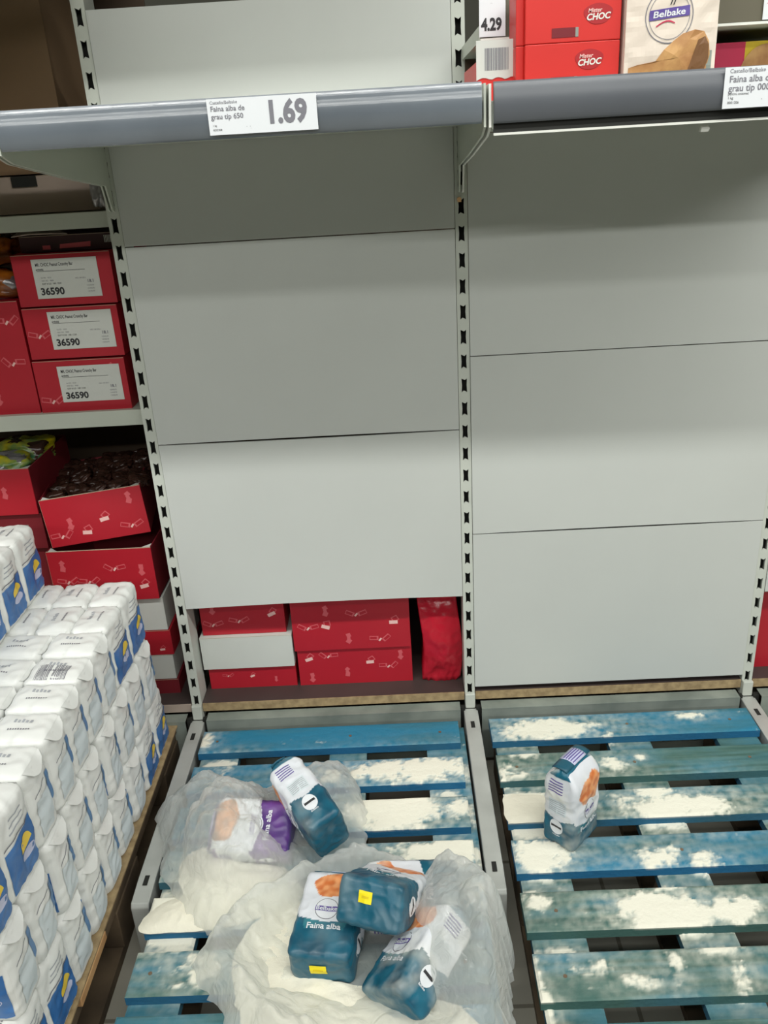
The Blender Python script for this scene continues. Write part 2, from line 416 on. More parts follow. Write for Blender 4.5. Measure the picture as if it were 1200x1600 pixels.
def carton(name, x0, x1, y, z0, z1, depth, label, m=red_m, group=None, candies=0, seed=1, rot=0, tilt=0, open_top=False, side=None, cat='box', tab=True):
    t = empty(name, ((x0+x1)/2, y, z0), (0, tilt, rot)); tag(t, label, cat, group)
    w = (x1-x0)/2; h = z1-z0; R = random.Random(seed)
    b = MB()
    if not open_top:
        b.box((-w, 0, 0), (w, depth, h), m)
        b.box((-w+.001, -.0004, h-.0012), (w-.001, 0, h-.0002), kraft_m)
        if side: b.box((w, .001, .001), (w+.0004, depth-.001, h-.001), side)
    else:
        T = .003
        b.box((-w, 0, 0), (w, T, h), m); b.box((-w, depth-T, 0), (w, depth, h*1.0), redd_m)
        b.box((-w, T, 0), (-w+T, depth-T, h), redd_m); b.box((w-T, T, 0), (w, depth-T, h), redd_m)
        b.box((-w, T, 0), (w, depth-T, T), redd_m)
        b.box((-w, -.0003, h), (w, T, h+.001), kraft_m); b.box((-w-.0003, 0, 0), (-w+.0006, T, h), kraft_m)
        for sg in (-1, 1):   # folded corner tabs
            b.prism([(sg*w, T), (sg*(w-.028), T), (sg*w, .03)], 'z', h-.002, h-.001, whitecard_m)
    ob = b.build('carton_body', t, bevel=.0012)
    if candies:
        d = MB()
        fn = lambda u, v, off: (u, -off, v)
        pts = []
        for i in range(candies*6):
            if len(pts) >= candies: break
            u = R.uniform(-w*.85, w*.85); v = R.uniform(h*.12, h*.85)
            if all((u-p[0])**2+(v-p[1])**2 > .04**2 for p in pts): pts.append((u, v))
        for i, (u, v) in enumerate(pts): 
            s = min(.027, h*.24); u = max(-w+s*1.1, min(w-s*1.1, u)); v = max(s*.9, min(h-s*.9, v))
            candy(d, u, v, s, R.uniform(-.5, .5), (i+seed) % 3, fn)
        d.build('candy_print', t, recalc=False)
    return t
def ship_label(t, w, h, x, z, W_=.132, H_=.0775):
    b = MB(); b.box((x, -.0012, z), (x+W_, -.0004, z+H_), whitecard_m); l = b.build('shipping_label', t)
    b = MB(); k = W_/.112
    put_text(b, 'MR. CHOC Peanut Crunchy Bar', .0055*k, front(x+.006*k, -.0016, z+.054*k), ink_m, .012, squash=.62)
    put_text(b, 'ambalaj', .003*k, front(x+.006*k, -.0016, z+.0475*k), ink_m, .02)
    b.quad([(x+.008, -.0016, z+.0455*k), (x+.09*k, -.0016, z+.0455*k), (x+.09*k, -.0016, z+.0461*k), (x+.008, -.0016, z+.0461*k)], ink_m)
    put_text(b, '36590', .0115*k, front(x+.007*k, -.0016, z+.0065*k), ink_m, .035, squash=1.0)
    for a, c, s_ in ((.012, .034, 'lot 021  10:22'), (.012, .029, '0201 021   0000'), (.07, .031, '1022 100 2021')):
        put_text(b, s_, .0022*k, front(x+a*k, -.0016, z+c*k), inkg_m)
    put_text(b, 'EXP 0123  180 1220', .0028*k, front(x+.012*k, -.0016, z+.0235*k), ink_m)
    for i in range(3): put_text(b, '12345678', .0022*k, front(x+.088*k, -.0016, z+(.008+.005*i)*k), inkg_m)
    put_text(b, '18.1', .005*k, front(x+.09*k, -.0016, z+.024*k), inkg_m, .03)
    b.build('printed_text', l, recalc=False)
YB = .05
# rear shelves beyond the left upright
def rear_shelf(z, th, label, y=YB-.02, x0=-2.1, x1=-.684):
    t = empty('rear_shelf', ((x0+x1)/2, y, z)); tag(t, label, 'shelf', 'shelves beyond the left upright')
    w = (x1-x0)/2
    b = MB(); b.box((-w, .002, -.004), (w, .42, .0), deck_m); b.build('shelf_deck', t)
    b = MB(); b.box((-w, 0, -th), (w, .002, .002), deck_m); b.box((-w, .002, -th), (w, .02, -th+.002), deck_m); b.build('front_lip', t, bevel=.001)
rear_shelf(1.325, .028, 'grey shelf under the grey-brown carton beyond the left upright, upper of two')
carton('brown_carton', -1.30, -.69, -.42, 1.722, 1.95, .36, 'unseen brown carton added to keep light off the upper left corner', m=card_m)  # added out of view to block light from the corner
rear_shelf(1.80, .03, 'unseen shelf added to block light over the brown carton beyond the left upright')  # added out of view, keeps overhead light off the carton below
rear_shelf(.925, .032, 'grey shelf under the cartons marked 36590, lower of two')
G1 = 'cartons with shipping labels'
t = carton('labelled_carton', -.905, -.71, YB, .925, 1.036, .28, 'red carton marked 36590, lowest of the three in the stack', group=G1, candies=2, seed=2); ship_label(t, 0, 0, -.047, .021)
t = carton('labelled_carton', -.902, -.705, YB-.002, 1.041, 1.146, .28, 'red carton marked 36590, middle of the three in the stack', group=G1, candies=2, seed=5); ship_label(t, 0, 0, -.047, .019)
t = carton('labelled_carton', -.90, -.70, YB-.004, 1.150, 1.252, .28, 'red carton marked 36590, topmost of the three in the stack', group=G1, candies=1, seed=8); ship_label(t, 0, 0, -.060, .015)
t = carton('snack_tray', -.885, -.69, YB+.02, 1.254, 1.285, .25, 'dark maroon printed tray lying on the topmost 36590 carton', m=mat('maroon_card', (58, 26, 28), .5), cat='tray')
b = MB(); b.quad([(-.018, -.001, .005), (.045, -.001, .006), (.047, -.001, .016), (-.016, -.001, .013)], pink_m); b.quad([(-.052, -.001, .004), (-.036, -.001, .004), (-.036, -.001, .012), (-.052, -.001, .012)], pink_m)
for i in range(6): b.quad([(.075+i*.003, -.001, .012), (.0765+i*.003, -.001, .012), (.0765+i*.003, -.001, .026), (.075+i*.003, -.001, .026)], whitecard_m)
b.build('printed_text', t, recalc=False)
b = MB(); b.add([(-.06,-.02,.0),(-.02,-.035,.004),(.02,-.03,.003),(.05,-.01,.0),(-.045,.01,.012),(.01,.012,.014)], [(0,1,4),(1,5,4),(1,2,5),(2,3,5)], greycard_m)
o = b.build('torn_flap'); o.location = (-.835, YB+.03, 1.287); so = o.modifiers.new('s', 'SOLIDIFY'); so.thickness = .0015
tag(o, 'pale torn film scrap on the dark tray above the 36590 cartons', 'scrap')
carton('red_carton', -1.16, -.909, YB+.002, .925, 1.163, .3, 'tall red candy print carton left of the 36590 stack', candies=9, seed=11)
def crumple(name, dims, loc, rot, m, label, cat, group=None, seed=0, amp=.25, n=10, parent=None, mats=None):
    bm = bmesh.new(); bmesh.ops.create_icosphere(bm, subdivisions=4, radius=1)
    for v in bm.verts:
        p = v.co.copy(); q = p*1.0
        e = 4.0; k = (abs(p.x)**e+abs(p.y)**e+abs(p.z)**e)**(1/e); q = p/k
        nn = noise.noise(p*2.3+Vector((seed*3.1, 0, 0))); n2 = 1-2*abs(noise.noise(p*5+Vector((0, seed*1.7, 3))))
        q *= 1+amp*nn+amp*.35*n2
        v.co = Vector((q.x*dims[0]/2, q.y*dims[1]/2, q.z*dims[2]/2+dims[2]/2))
    me = bpy.data.meshes.new(name); bm.to_mesh(me); bm.free(); me.materials.append(m)
    if mats:
        me.materials.append(mats)
        for p in me.polygons:
            if noise.noise(p.center*22+Vector((seed, 0, 0))) > .12: p.material_index = 1
    for p in me.polygons: p.use_smooth = True
    o = bpy.data.objects.new(name, me); C.objects.link(o); o.location = loc; o.rotation_euler = rot
    if label: tag(o, label, cat, group)
    return o
GP = 'snack pouches left of the labelled cartons'
crumple('snack_pouch', (.13, .10, .06), (-.985, YB+.06, 1.163), (0, .1, .2), orange_m, 'orange and silver snack pouch lying directly on the tall red carton', 'snack pouch', GP, 3, mats=silver_m)
crumple('snack_pouch', (.13, .10, .06), (-.975, YB+.07, 1.226), (0, -.15, -.3), orange_m, 'orange brown snack pouch on top of another pouch, under the upper shelf', 'snack pouch', GP, 6, mats=choc_m)
# upper carton
t = carton('grey_carton', -1.05, -.715, .09, 1.327, 1.397, .3, 'grey-brown carton with a dark notch on the shelf beyond the left upright', m=greycard_m)
b = MB(); b.box((.0, -.002, .05), (.05, .006, .0702), hole_m); b.build('hand_hole', t)
crumple('clear_bag', (.03, .05, .06), (-.70, .05, 1.335), (0, 0, .3), silver_m, 'crumpled clear wrapping wedged beside the left upright', 'wrapping', seed=12)
t = carton('brown_carton', -1.3, -.765, .10, 1.40, 1.72, .3, 'tall pale brown carton in the dark upper left corner', m=card_m)
b = MB(); b.box((-2.2, .475, .05), (-.66, .48, 2.3), mat('dark_backing', (64, 50, 36), .8)); o = b.build('rear_backing'); tag(o, 'dark brown sheet standing in for the darkness behind the cartons beyond the left upright', 'board')  # dark sheet stands in for the unlit far aisle
b = MB(); b.box((-.66, .475, .05), (1.4, .48, 1.5), bpy.data.materials['dark_backing']); o = b.build('rear_backing'); tag(o, 'dark sheet standing in for the darkness behind the red cartons in the left bay', 'board')  # dark colour stands in for shade behind the left bay opening
# below the lower rear shelf
GT = 'open red candy trays'
t = carton('open_candy_tray', -1.24, -.965, YB, .69, .80, .24, 'open red tray of yellow pouches under the lower shelf beyond the left upright', open_top=True, candies=5, seed=21, group=GT, cat='tray')
for k, (x, y, z, r, m, m2, lab) in enumerate(((-1.05, .11, .785, .3, yellowfilm_m, silver_m, 'bright yellow pouch in front in the open red tray'), (-1.03, .21, .79, -.4, yellowfilm_m, choc_m, 'dark yellow pouch at the back of the open red tray'), (-1.165, .13, .785, .9, silver_m, yellowfilm_m, 'silver and green pouch at the left in the open red tray'))):
    crumple('snack_pouch', (.12, .09, .05), (x, y, z-.02), (0, 0, r), m, lab, 'snack pouch', 'pouches in the open tray', 31+k, mats=m2)
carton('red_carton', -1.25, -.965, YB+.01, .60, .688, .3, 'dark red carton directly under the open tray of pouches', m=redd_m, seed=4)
t = carton('open_candy_tray', -.945, -.722, YB, .618, .735, .26, 'tilted open red tray full of dark wrapped sweets', open_top=True, candies=6, seed=23, group=GT, rot=.16, tilt=-.06, cat='tray')
k = 0
R = random.Random(4)
for row in range(7):
    for cc in range(5):
        k += 1
        s = crumple('wrapped_sweet', (.042, .035, .022), (-.925+cc*.044+R.uniform(-.006, .006)-.006*row, YB+.03+row*.034+cc*.006, .712+R.uniform(-.006, .006)+cc*.0025), (R.uniform(-.3, .3), R.uniform(-.3, .3), R.uniform(0, 3)), choc_m, None, None, seed=40+k, amp=.3) if k <= 3 else None
        if s is None:
            src = sweets[R.randrange(3)]
            s = src.copy(); C.objects.link(s)
            s.location = (-.925+cc*.044+R.uniform(-.006, .006)-.006*row, YB+.03+row*.034+cc*.006, .712+R.uniform(-.006, .006)+cc*.0025)
            s.rotation_euler = (R.uniform(-.3, .3), R.uniform(-.3, .3), R.uniform(0, 3))
        else:
            sweets = (sweets if k > 1 else [])+[s]
        tag(s, 'dark brown wrapped sweet heaped in the tilted open red tray', 'sweet', 'dark wrapped sweets in the tilted tray')
carton('open_carton', -.965, -.722, YB-.012, .465, .598, .28, 'large open red candy print carton under the tilted tray of sweets', open_top=True, candies=7, seed=27, rot=.0)
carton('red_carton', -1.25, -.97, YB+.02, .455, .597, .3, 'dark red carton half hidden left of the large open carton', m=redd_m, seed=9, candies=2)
GS = 'flat cartons stacked beside the left upright'
zz = [(.190, .232, redd_m, 'dark red flat carton lowest in the narrow stack beside the left upright'), (.233, .302, whitecard_m, 'white flat carton second from the bottom in the narrow stack beside the left upright'), (.303, .372, red_m, 'red flat carton in the middle of the narrow stack beside the left upright'), (.373, .462, whitecard_m, 'white flat carton topmost of the narrow stack beside the left upright')]
for i, (a, c_, m, lab) in enumerate(zz):
    carton('flat_carton', -.99, -.715-(.004 if i % 2 else 0), YB, a, c_-.001, .28, lab, m=m, group=GS, candies=3 if m is red_m else 0, seed=50+i)
# left bay, low opening
GL = 'cartons at the bottom of the left bay'
carton('flat_carton', -.640, -.424, YB+.01, .190, .253, .3, 'red carton lowest of the left pile in the bottom of the left bay', group=GL, candies=5, seed=61)
t = carton('flat_carton', -.648, -.424, YB, .2535, .343, .3, 'white carton between two red cartons in the left bay', m=whitecard_m, group=GL)
carton('flat_carton', -.640, -.437, YB+.012, .344, .452, .3, 'red carton topmost of the left pile in the bottom of the left bay', group=GL, candies=5, seed=63)
t = carton('candy_carton', -.416, -.136, YB+.008, .190, .294, .3, 'wide red carton lower of the middle pair in the left bay', group=GL, candies=7, seed=65)
t = carton('candy_carton', -.420, -.137, YB, .2945, .44, .3, 'wide red carton upper of the middle pair in the left bay', group=GL, candies=7, seed=66)
# crumpled red bag
def red_bag():
    nx, nz = 26, 40; vs = []
    for j in range(nz+1):
        for i in range(nx+1):
            u = i/nx; v = j/nz
            x = -.112+.094*u+.006*math.sin(v*5); z = .196+.26*v+(.012*math.sin(u*3.1) *(-1) if j == 0 else 0)
            p = Vector((x*26, z*26, 2))
            y = YB+.02-.03*math.sin(math.pi*min(1, v*1.2))*math.sin(math.pi*(.15+.7*u))-.003*(1-2*abs(noise.noise(p*1.4)))-.006*(1-v)**3*(1-2*abs(noise.noise(p*2.2)))-.012*(1-v)**6
            vs.append((x, y, z))
    fs = [(j*(nx+1)+i, j*(nx+1)+i+1, (j+1)*(nx+1)+i+1, (j+1)*(nx+1)+i) for j in range(nz) for i in range(nx)]
    k = len(vs); vs2 = vs+[(x, .22-(y-.05), z) for x, y, z in vs]
    fs2 = fs+[tuple(k+a for a in reversed(f)) for f in fs]
    for j in range(nz):
        for i in (0, nx): a = j*(nx+1)+i; c = a+nx+1; fs2.append((a, c, c+k, a+k))
    for i in range(nx):
        for j in (0, nz): a = j*(nx+1)+i; fs2.append((a, a+1, a+1+k, a+k))
    b = MB(); b.add(vs2, fs2, redfilm_m); o = b.build('red_wrapper_bag', smooth=True)
    tag(o, 'crumpled shiny red wrapper bag at the right in the bottom of the left bay', 'bag')
red_bag()
carton('red_carton', .695, .95, YB, .19, .40, .3, 'red carton right of the rightmost upright', seed=70)

# ------------------------------------------------------------------ goods on the right shelf
zs = 1.464
t = empty('barcode_tray', (.03, -.36, zs)); tag(t, 'small bright red display tray with a white barcode panel under the 4.29 label', 'tray')
b = MB(); b.box((-.034, 0, 0), (.032, .2, .052), redb_m); b.build('carton_body', t, bevel=.001)
b = MB()
pts = [(-.034, .078)]+[(-.034, .03)]
for i in range(13):
    a = i/12; pts.append((-.034+.054*a, .0275+.0035*abs(math.sin(a*math.pi*2.6))))
pts += [(.02, .078)]
b.prism(pts, 'y', -.0012, -.0002, whitecard_m); w_ = b.build('white_panel', t)
b = MB(); R = random.Random(3); x = -.022
while x < .012:
    ww = R.choice((.0005, .0009, .0014)); b.quad([(x, -.0016, .04), (x+ww, -.0016, .04), (x+ww, -.0016, .068), (x, -.0016, .068)], inkg_m); x += ww+R.choice((.0005, .0009))
b.build('barcode', w_, recalc=False)
def choc_carton(z, label, nt_):
    t = empty('chocolate_carton', (.125, -.40, z)); tag(t, label, 'box', 'bright red cartons on the right shelf')
    b = MB(); b.box((-.066, 0, 0), (.063, .09, .0655), redb_m)
    b.box((-.077, .012, 0), (-.066, .08, .0655), redb_m)
    b.build('carton_body', t, bevel=.001)
    b = MB(); b.box((-.030, -.0006, .006 if nt_ else .012), (.002, .004, .0175 if nt_ else .024), redd_m)
    b.box((.002, -.0006, .006 if nt_ else .012), (.006, .004, .0175 if nt_ else .024), galv_m)
    if not nt_: b.box((.048, -.0006, .012), (.0625, .004, .022), redd_m)
    b.build('cut_out', t)
    b = MB(); x0, z0 = (.008, .036) if not nt_ else (.018, .024)
    pts = [(x0+.014+.019*math.cos(a)*(1+.08*math.sin(3*a)), z0+.008+.0125*math.sin(a)) for a in [k*math.pi/14 for k in range(28)]]
    b.prism(pts, 'y', -.0006, -.0001, mat('crimson_print', (168, 30, 36), .5)); lo = b.build('logo_patch', t)
    b = MB()
    f1 = lambda a, c: (x0+a+c*.18, -.001, z0+.0095+c+a*.04); f2 = lambda a, c: (x0-.002+a+c*.18, -.001, z0+.0005+c+a*.04)
    put_text(b, 'Mister', .005, f1, pale_m, .02); put_text(b, 'CHOC', .0075, f2, white_m, .03)
    b.build('logo_text', lo, recalc=False)
    return t
choc_carton(zs, 'bright red chocolate carton standing directly on the right shelf, lower of two', False)
choc_carton(zs+.066, 'bright red chocolate carton upper of two, cut by the top of the photo', True)
# paper sack
t = empty('flour_sack', (.254, -.41, zs)); tag(t, 'cream paper flour sack with a round blue logo and bread picture on the right shelf', 'flour sack')
def sack_surf(x, z): return -.012*math.cos(x/.0615*math.pi/2)*min(1, (z+.01)/.05)-.0015*noise.noise(Vector((x*60, z*60, 1)))
b = MB(); nx, nz = 24, 40; w = .0615; h = .24
vs = []; 
for j in range(nz+1):
    for i in range(nx+1):
        x = -w+2*w*i/nx; z = h*j/nz; vs.append((x, sack_surf(x, z), z))
fs = [(j*(nx+1)+i, j*(nx+1)+i+1, (j+1)*(nx+1)+i+1, (j+1)*(nx+1)+i) for j in range(nz) for i in range(nx)]
b.add(vs, fs, sackpaper_m)
b.box((-w, .001, 0), (w, .08, h), sackpaper_m)
b.build('paper_wrap', t, smooth=False)
def sackmap(off): return lambda x, z: (x, sack_surf(x, z)-off, z)
def ring(b, cx, cz, r0, r1, m, off, sq=1.0, n=40):
    f = sackmap(off); vs = []
    for k in range(n):
        a = 2*math.pi*k/n
        vs += [f(cx+sq*r0*math.cos(a), cz+r0*math.sin(a)), f(cx+sq*r1*math.cos(a), cz+r1*math.sin(a))]
    b.add(vs, [(2*k, 2*k+1, (2*k+3) % (2*n), (2*k+2) % (2*n)) for k in range(n)], m)
lz = .088
b = MB(); ring(b, -.007, lz, .0318, .033, inkg_m, .0008, .95); ring(b, -.007, lz, .0275, .0282, inkg_m, .0008, .95)
f = sackmap(.001)
def grid_patch(b, pts_fn, nu, nv, m):
    vs = [pts_fn(i/nu, j/nv) for j in range(nv+1) for i in range(nu+1)]
    b.add(vs, [(j*(nu+1)+i, j*(nu+1)+i+1, (j+1)*(nu+1)+i+1, (j+1)*(nu+1)+i) for j in range(nv) for i in range(nu)], m)
grid_patch(b, lambda u, v: f(-0.033+.052*u, lz-.005+.012*v+.004*u), 10, 3, purple_m)
put_text(b, 'Belbake', .0075, lambda a, c: tuple(sackmap(.0016)(-0.029+a+c*.1, lz-.002+c+a*.07)), paper_m, .02, squash=1.25)
grid_patch(b, lambda u, v: f(-0.024+.024*u, lz-.013+.0016*v+.006*math.sin(u*2.6)), 8, 1, magenta_m)
grid_patch(b, lambda u, v: f(-0.008+.0015*u+.003*v, lz+.012+.008*v), 1, 2, ink_m); grid_patch(b, lambda u, v: f(-0.004+.0015*u+.003*v, lz+.012+.008*v), 1, 2, ink_m)
b.build('logo', t, recalc=False)
b = MB()
bread = [(-.056, -.001), (-.056, .029), (-.045, .032), (-.022, .035), (-.012, .048), (.0, .058), (.012, .066), (.028, .070), (.042, .068), (.050, .056), (.053, .040), (.048, .020), (.036, .008), (.030, -.001)]
f9 = sackmap(.0012)
def bread_fill(b, poly, m, off):
    # fan from centroid, subdivided radially so that it follows the sack
    f = sackmap(off); cx = sum(p[0] for p in poly)/len(poly); cz = sum(p[1] for p in poly)/len(poly); n = len(poly)
    vs = [f(cx, cz)]
    for k in (.33, .66, 1.0): vs += [f(cx+(p[0]-cx)*k, cz+(p[1]-cz)*k) for p in poly]
    fs = [(0, 1+i, 1+(i+1) % n) for i in range(n)]
    for r in range(2): fs += [(1+r*n+i, 1+(r+1)*n+i, 1+(r+1)*n+(i+1) % n, 1+r*n+(i+1) % n) for i in range(n)]
    b.add(vs, fs, m)
bread_fill(b, bread, tan_m, .0012)
bread_fill(b, [(.022, .020), (.028, .040), (.034, .058), (.044, .062), (.050, .052), (.051, .036), (.046, .022), (.034, .016)], brown_m, .0018)
grid_patch(b, lambda u, v: sackmap(.0005)(.03+.026*u, .0+.045*v), 4, 5, galv_m)
b.build('bread_picture', t, recalc=False)
# goods under the higher shelf
t = empty('snack_carton', (.424, -.26, zs)); tag(t, 'pink and yellow printed carton at the right end of the right shelf', 'box')
b = MB(); b.box((-.062, 0, 0), (-.012, .2, .064), magenta_m); b.box((-.012, 0, 0), (.11, .2, .064), yellow2_m); b.build('carton_body', t)
b = MB(); b.add([(.02+.04*math.cos(a), -.001, .01+.05*math.sin(a)) for a in [math.pi*k/16 for k in range(17)]], [tuple(range(17))], tan_m); b.box((.03, -.0016, .002), (.06, -.0012, .014), whitecard_m); b.build('food_picture', t, recalc=False)
b = MB(); b.box((.01, -.02, zs+.0), (.66, -.01, 1.546), bpy.data.materials['dark_backing']); o = b.build('rear_backing'); tag(o, 'dark sheet behind the goods on the right shelf', 'board')

# ------------------------------------------------------------------ blue pallets with spilled flour
BL = {'R': [(0.167, -0.118, 0.108, 0.038, 1.1), (0.505, -0.09, 0.036, 0.012, 0.9), (0.299, -0.15, 0.028, 0.018, 0.7), (0.068, -0.254, 0.048, 0.037, 0.65), (0.289, -0.247, 0.038, 0.033, 0.7), (0.35, -0.226, 0.014, 0.01, 0.7), (0.084, -0.37, 0.064, 0.063, 1.5), (0.384, -0.382, 0.113, 0.043, 1.1), (0.283, -0.376, 0.044, 0.046, 0.7), (0.348, -0.33, 0.045, 0.023, 1.1), (0.103, -0.199, 0.056, 0.017, 0.6), (0.089, -0.494, 0.06, 0.045, 1.1), (0.308, -0.512, 0.053, 0.034, 0.72), (0.388, -0.521, 0.052, 0.025, 0.6), (0.307, -0.575, 0.04, 0.017, 0.85), (0.072, -0.565, 0.058, 0.015, 0.6), (0.284, -0.631, 0.082, 0.041, 1.3), (0.406, -0.63, 0.049, 0.034, 1.0), (0.06, -0.6, 0.034, 0.025, 0.6), (0.347, -0.705, 0.042, 0.017, 1.1), (0.084, -0.691, 0.059, 0.015, 0.8), (0.036, -0.751, 0.016, 0.06, 0.9), (0.128, -0.732, 0.052, 0.017, 0.6), (0.214, -0.762, 0.04, 0.016, 0.75), (0.266, -0.743, 0.018, 0.033, 0.75), (0.368, -0.759, 0.025, 0.032, 0.75), (0.042, -0.809, 0.02, 0.033, 1.1), (0.192, -0.251, 0.034, 0.02, 0.5)],
'L': [(-0.629, -0.106, 0.021, 0.033, 0.8), (-0.153, -0.236, 0.16, 0.038, 1.0), (-0.58, -0.17, 0.052, 0.018, 0.9), (-0.579, -0.213, 0.036, 0.03, 0.55), (-0.189, -0.354, 0.092, 0.061, 1.3), (-0.045, -0.357, 0.046, 0.037, 0.65), (-0.074, -0.301, 0.04, 0.016, 0.7), (-0.086, -0.48, 0.091, 0.039, 1.1), (-0.196, -0.458, 0.05, 0.033, 0.6), (-0.058, -0.547, 0.041, 0.013, 1.2), (-0.053, -0.588, 0.046, 0.02, 0.6), (-0.581, -0.591, 0.082, 0.059, 1.6), (-0.576, -0.662, 0.051, 0.018, 0.85), (-0.521, -0.711, 0.041, 0.032, 0.9), (-0.548, -0.739, 0.021, 0.012, 0.7), (-0.321, -0.24, 0.042, 0.025, 0.7)]}
def flour_at(blobs, x, y):
    s = 0.0
    for bx, by, rx, ry, st in blobs:
        d = ((x-bx)/rx)**2+((y-by)/ry)**2
        if d < 4: s = max(s, st*(1.25-.72*d))
    n = noise.fractal(Vector((x*26, y*34, 3.3)), 1.0, 2.0, 5)
    n2 = noise.noise(Vector((x*160, y*160, 7)))
    n3 = noise.noise(Vector((x*75, y*90, 11)))
    v = s+n*.55+n2*.26+n3*.28-.55
    return max(0, min(1, v*2.6))
def flour_dust(blobs, x, y):
    s = 0.0
    for bx, by, rx, ry, st in blobs:
        d = ((x-bx)/(rx*2.2))**2+((y-by)/(ry*2.2))**2
        s = max(s, math.exp(-d*1.4)*st*.45)
    n = noise.fractal(Vector((x*60, y*60, 9)), 1.0, 2.0, 4)
    return max(0, min(.6, s*(.7+n)))
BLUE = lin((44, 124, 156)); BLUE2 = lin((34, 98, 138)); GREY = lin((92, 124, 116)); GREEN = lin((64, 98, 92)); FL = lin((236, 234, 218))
def mixc(a, b, t): return tuple(a[i]*(1-t)+b[i]*t for i in range(3))+(1,)
def board_mesh(x0, x1, y0, y1, z0, z1, blobs, wear, edge, seed, top_flour=True, step=.0035):
    b = MB(); paint = paint_m
    def colour(x, y, z, top):
        n = noise.fractal(Vector((x*5+seed*7, y*22, seed)), 1.0, 2.0, 4)
        g = noise.noise(Vector((x*9, y*140, seed*2)))
        if top:
            w = max(0, min(1, wear+n*.55+g*.15))
            c = mixc(BLUE, mixc(GREY, GREEN, max(0, min(1, .5+g+n*.5))), w)
            f = flour_dust(blobs, x, y); c = mixc(c, FL, f)
            c = mixc(c, FL, flour_at(blobs, x, y))
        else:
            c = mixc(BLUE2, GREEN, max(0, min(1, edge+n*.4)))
            if z > z1-.006: c = mixc(c, FL, .5*flour_at(blobs, x, y))
        return c
    nx = max(2, int((x1-x0)/step)); ny = max(2, int((y1-y0)/step))
    # top
    vs = []; k = len(b.v)
    for j in range(ny+1):
        for i in range(nx+1):
            x = x0+(x1-x0)*i/nx; y = y0+(y1-y0)*j/ny
            e = min(1, min(x-x0, x1-x, y-y0, y1-y)/.004)
            z = z1-.0015*(1-e)+noise.noise(Vector((x*20, y*60, seed)))*.0006*e
            fl = flour_at(blobs, x, y)
            z += fl*.0022*e
            vs.append((x, y, z)); b.col.append(colour(x, y, z, True))
    b.add(vs, [(j*(nx+1)+i, j*(nx+1)+i+1, (j+1)*(nx+1)+i+1, (j+1)*(nx+1)+i) for j in range(ny) for i in range(nx)], paint)
    def side(P, Q, n):
        vs = []
        zz_ = (z1-.0015, z1-.006, (z0+z1)/2, z0)
        for z in zz_:
            for i in range(n+1):
                x = P[0]+(Q[0]-P[0])*i/n; y = P[1]+(Q[1]-P[1])*i/n
                vs.append((x, y, z)); b.col.append(colour(x, y, z, False))
        b.add(vs, [(j*(n+1)+i, (j+1)*(n+1)+i, (j+1)*(n+1)+i+1, j*(n+1)+i+1) for j in range(3) for i in range(n)], paint)
    side((x0, y0), (x1, y0), nx); side((x1, y0), (x1, y1), ny); side((x1, y1), (x0, y1), nx); side((x0, y1), (x0, y0), ny)
    vs = [(x0, y0, z0), (x0, y1, z0), (x1, y1, z0), (x1, y0, z0)]
    for v in vs: b.col.append(colour(v[0], v[1], v[2], False))
    b.add(vs, [(0, 1, 2, 3)], paint)
    return b
def pallet(key, x0, rows, strx, wears, edges, label, rot):
    cx = x0+.3; t = empty('blue_pallet', (cx, -.07, 0)); tag(t, label, 'pallet', 'blue half pallets')
    inv = Matrix.Translation((-cx, .07, 0))
    blobs = BL[key]
    def link(b, name, par=t, **k):
        b.v = [(v[0]-cx, v[1]+.07, v[2]) for v in b.v]
        return b.build(name, par, **k)
    for i, (a, c_) in enumerate(rows):
        sk = rot[i]
        b = board_mesh(x0-.003+rnd.uniform(0, .004), x0+.6, c_, a, .141, .160, blobs, wears[i], edges[i], i+1+(10 if key == 'R' else 0))
        link(b, 'deck_board', smooth=False, recalc=False)
        n = MB()
        for (sx0, sx1) in strx:
            for yy in ((a+c_)/2,):
                xx = (sx0+sx1)/2+rnd.uniform(-.015, .015)
                pts = [(xx+.0035*math.cos(q*math.pi/4), yy+.0035*math.sin(q*math.pi/4)) for q in range(8)]
                n.prism(pts, 'z', .160, .1608, steel_m)
        link(n, 'nail')
    for i, (sx0, sx1) in enumerate(strx):
        b = board_mesh(sx0, sx1, rows[-1][1], rows[0][0], .121, .1405, blobs, .75 if key == 'R' else .45, .4, 20+i, step=.005)
        link(b, 'stringer_board', smooth=False, recalc=False)
        for (ya, yb) in ((-.07, -.17), (-.42, -.53), (-.80, rows[-1][1])):
            b = MB(); b.box((sx0+.003, yb, .021), (sx1-.003, ya, .1205), wood_m); link(b, 'block', bevel=.003)
        b = MB(); b.box((sx0+.003, rows[-1][1], .001), (sx1-.003, rows[0][0], .0205), wood_m); link(b, 'bottom_board')
    return t
rowsL = [(-.07, -.150), (-.195, -.280), (-.322, -.410), (-.443, -.520), (-.556, -.632), (-.672, -.757), (-.79, -.87)]
rowsR = [(-.068, -.152), (-.198, -.283), (-.322, -.405), (-.45, -.533), (-.577, -.662), (-.704, -.792), (-.83, -.91)]
pallet('L', -.635, rowsL, ((-.632, -.545), (-.335, -.25), (-.112, -.022)), (.05, .2, .45, .5, .45, .75, .5), (.1, .0, .0, .45, .15, .05, .3), 'blue half pallet of the left bay with two torn plastic bags of flour on it', [0]*7)
pallet('R', .040, rowsR, ((.046, .140), (.300, .395), (.545, .636)), (.3, .9, .75, .3, .95, .95, .8), (.1, .85, .35, .0, .9, .9, .7), 'blue and green worn half pallet of the right bay with one upright flour packet', [0]*7)

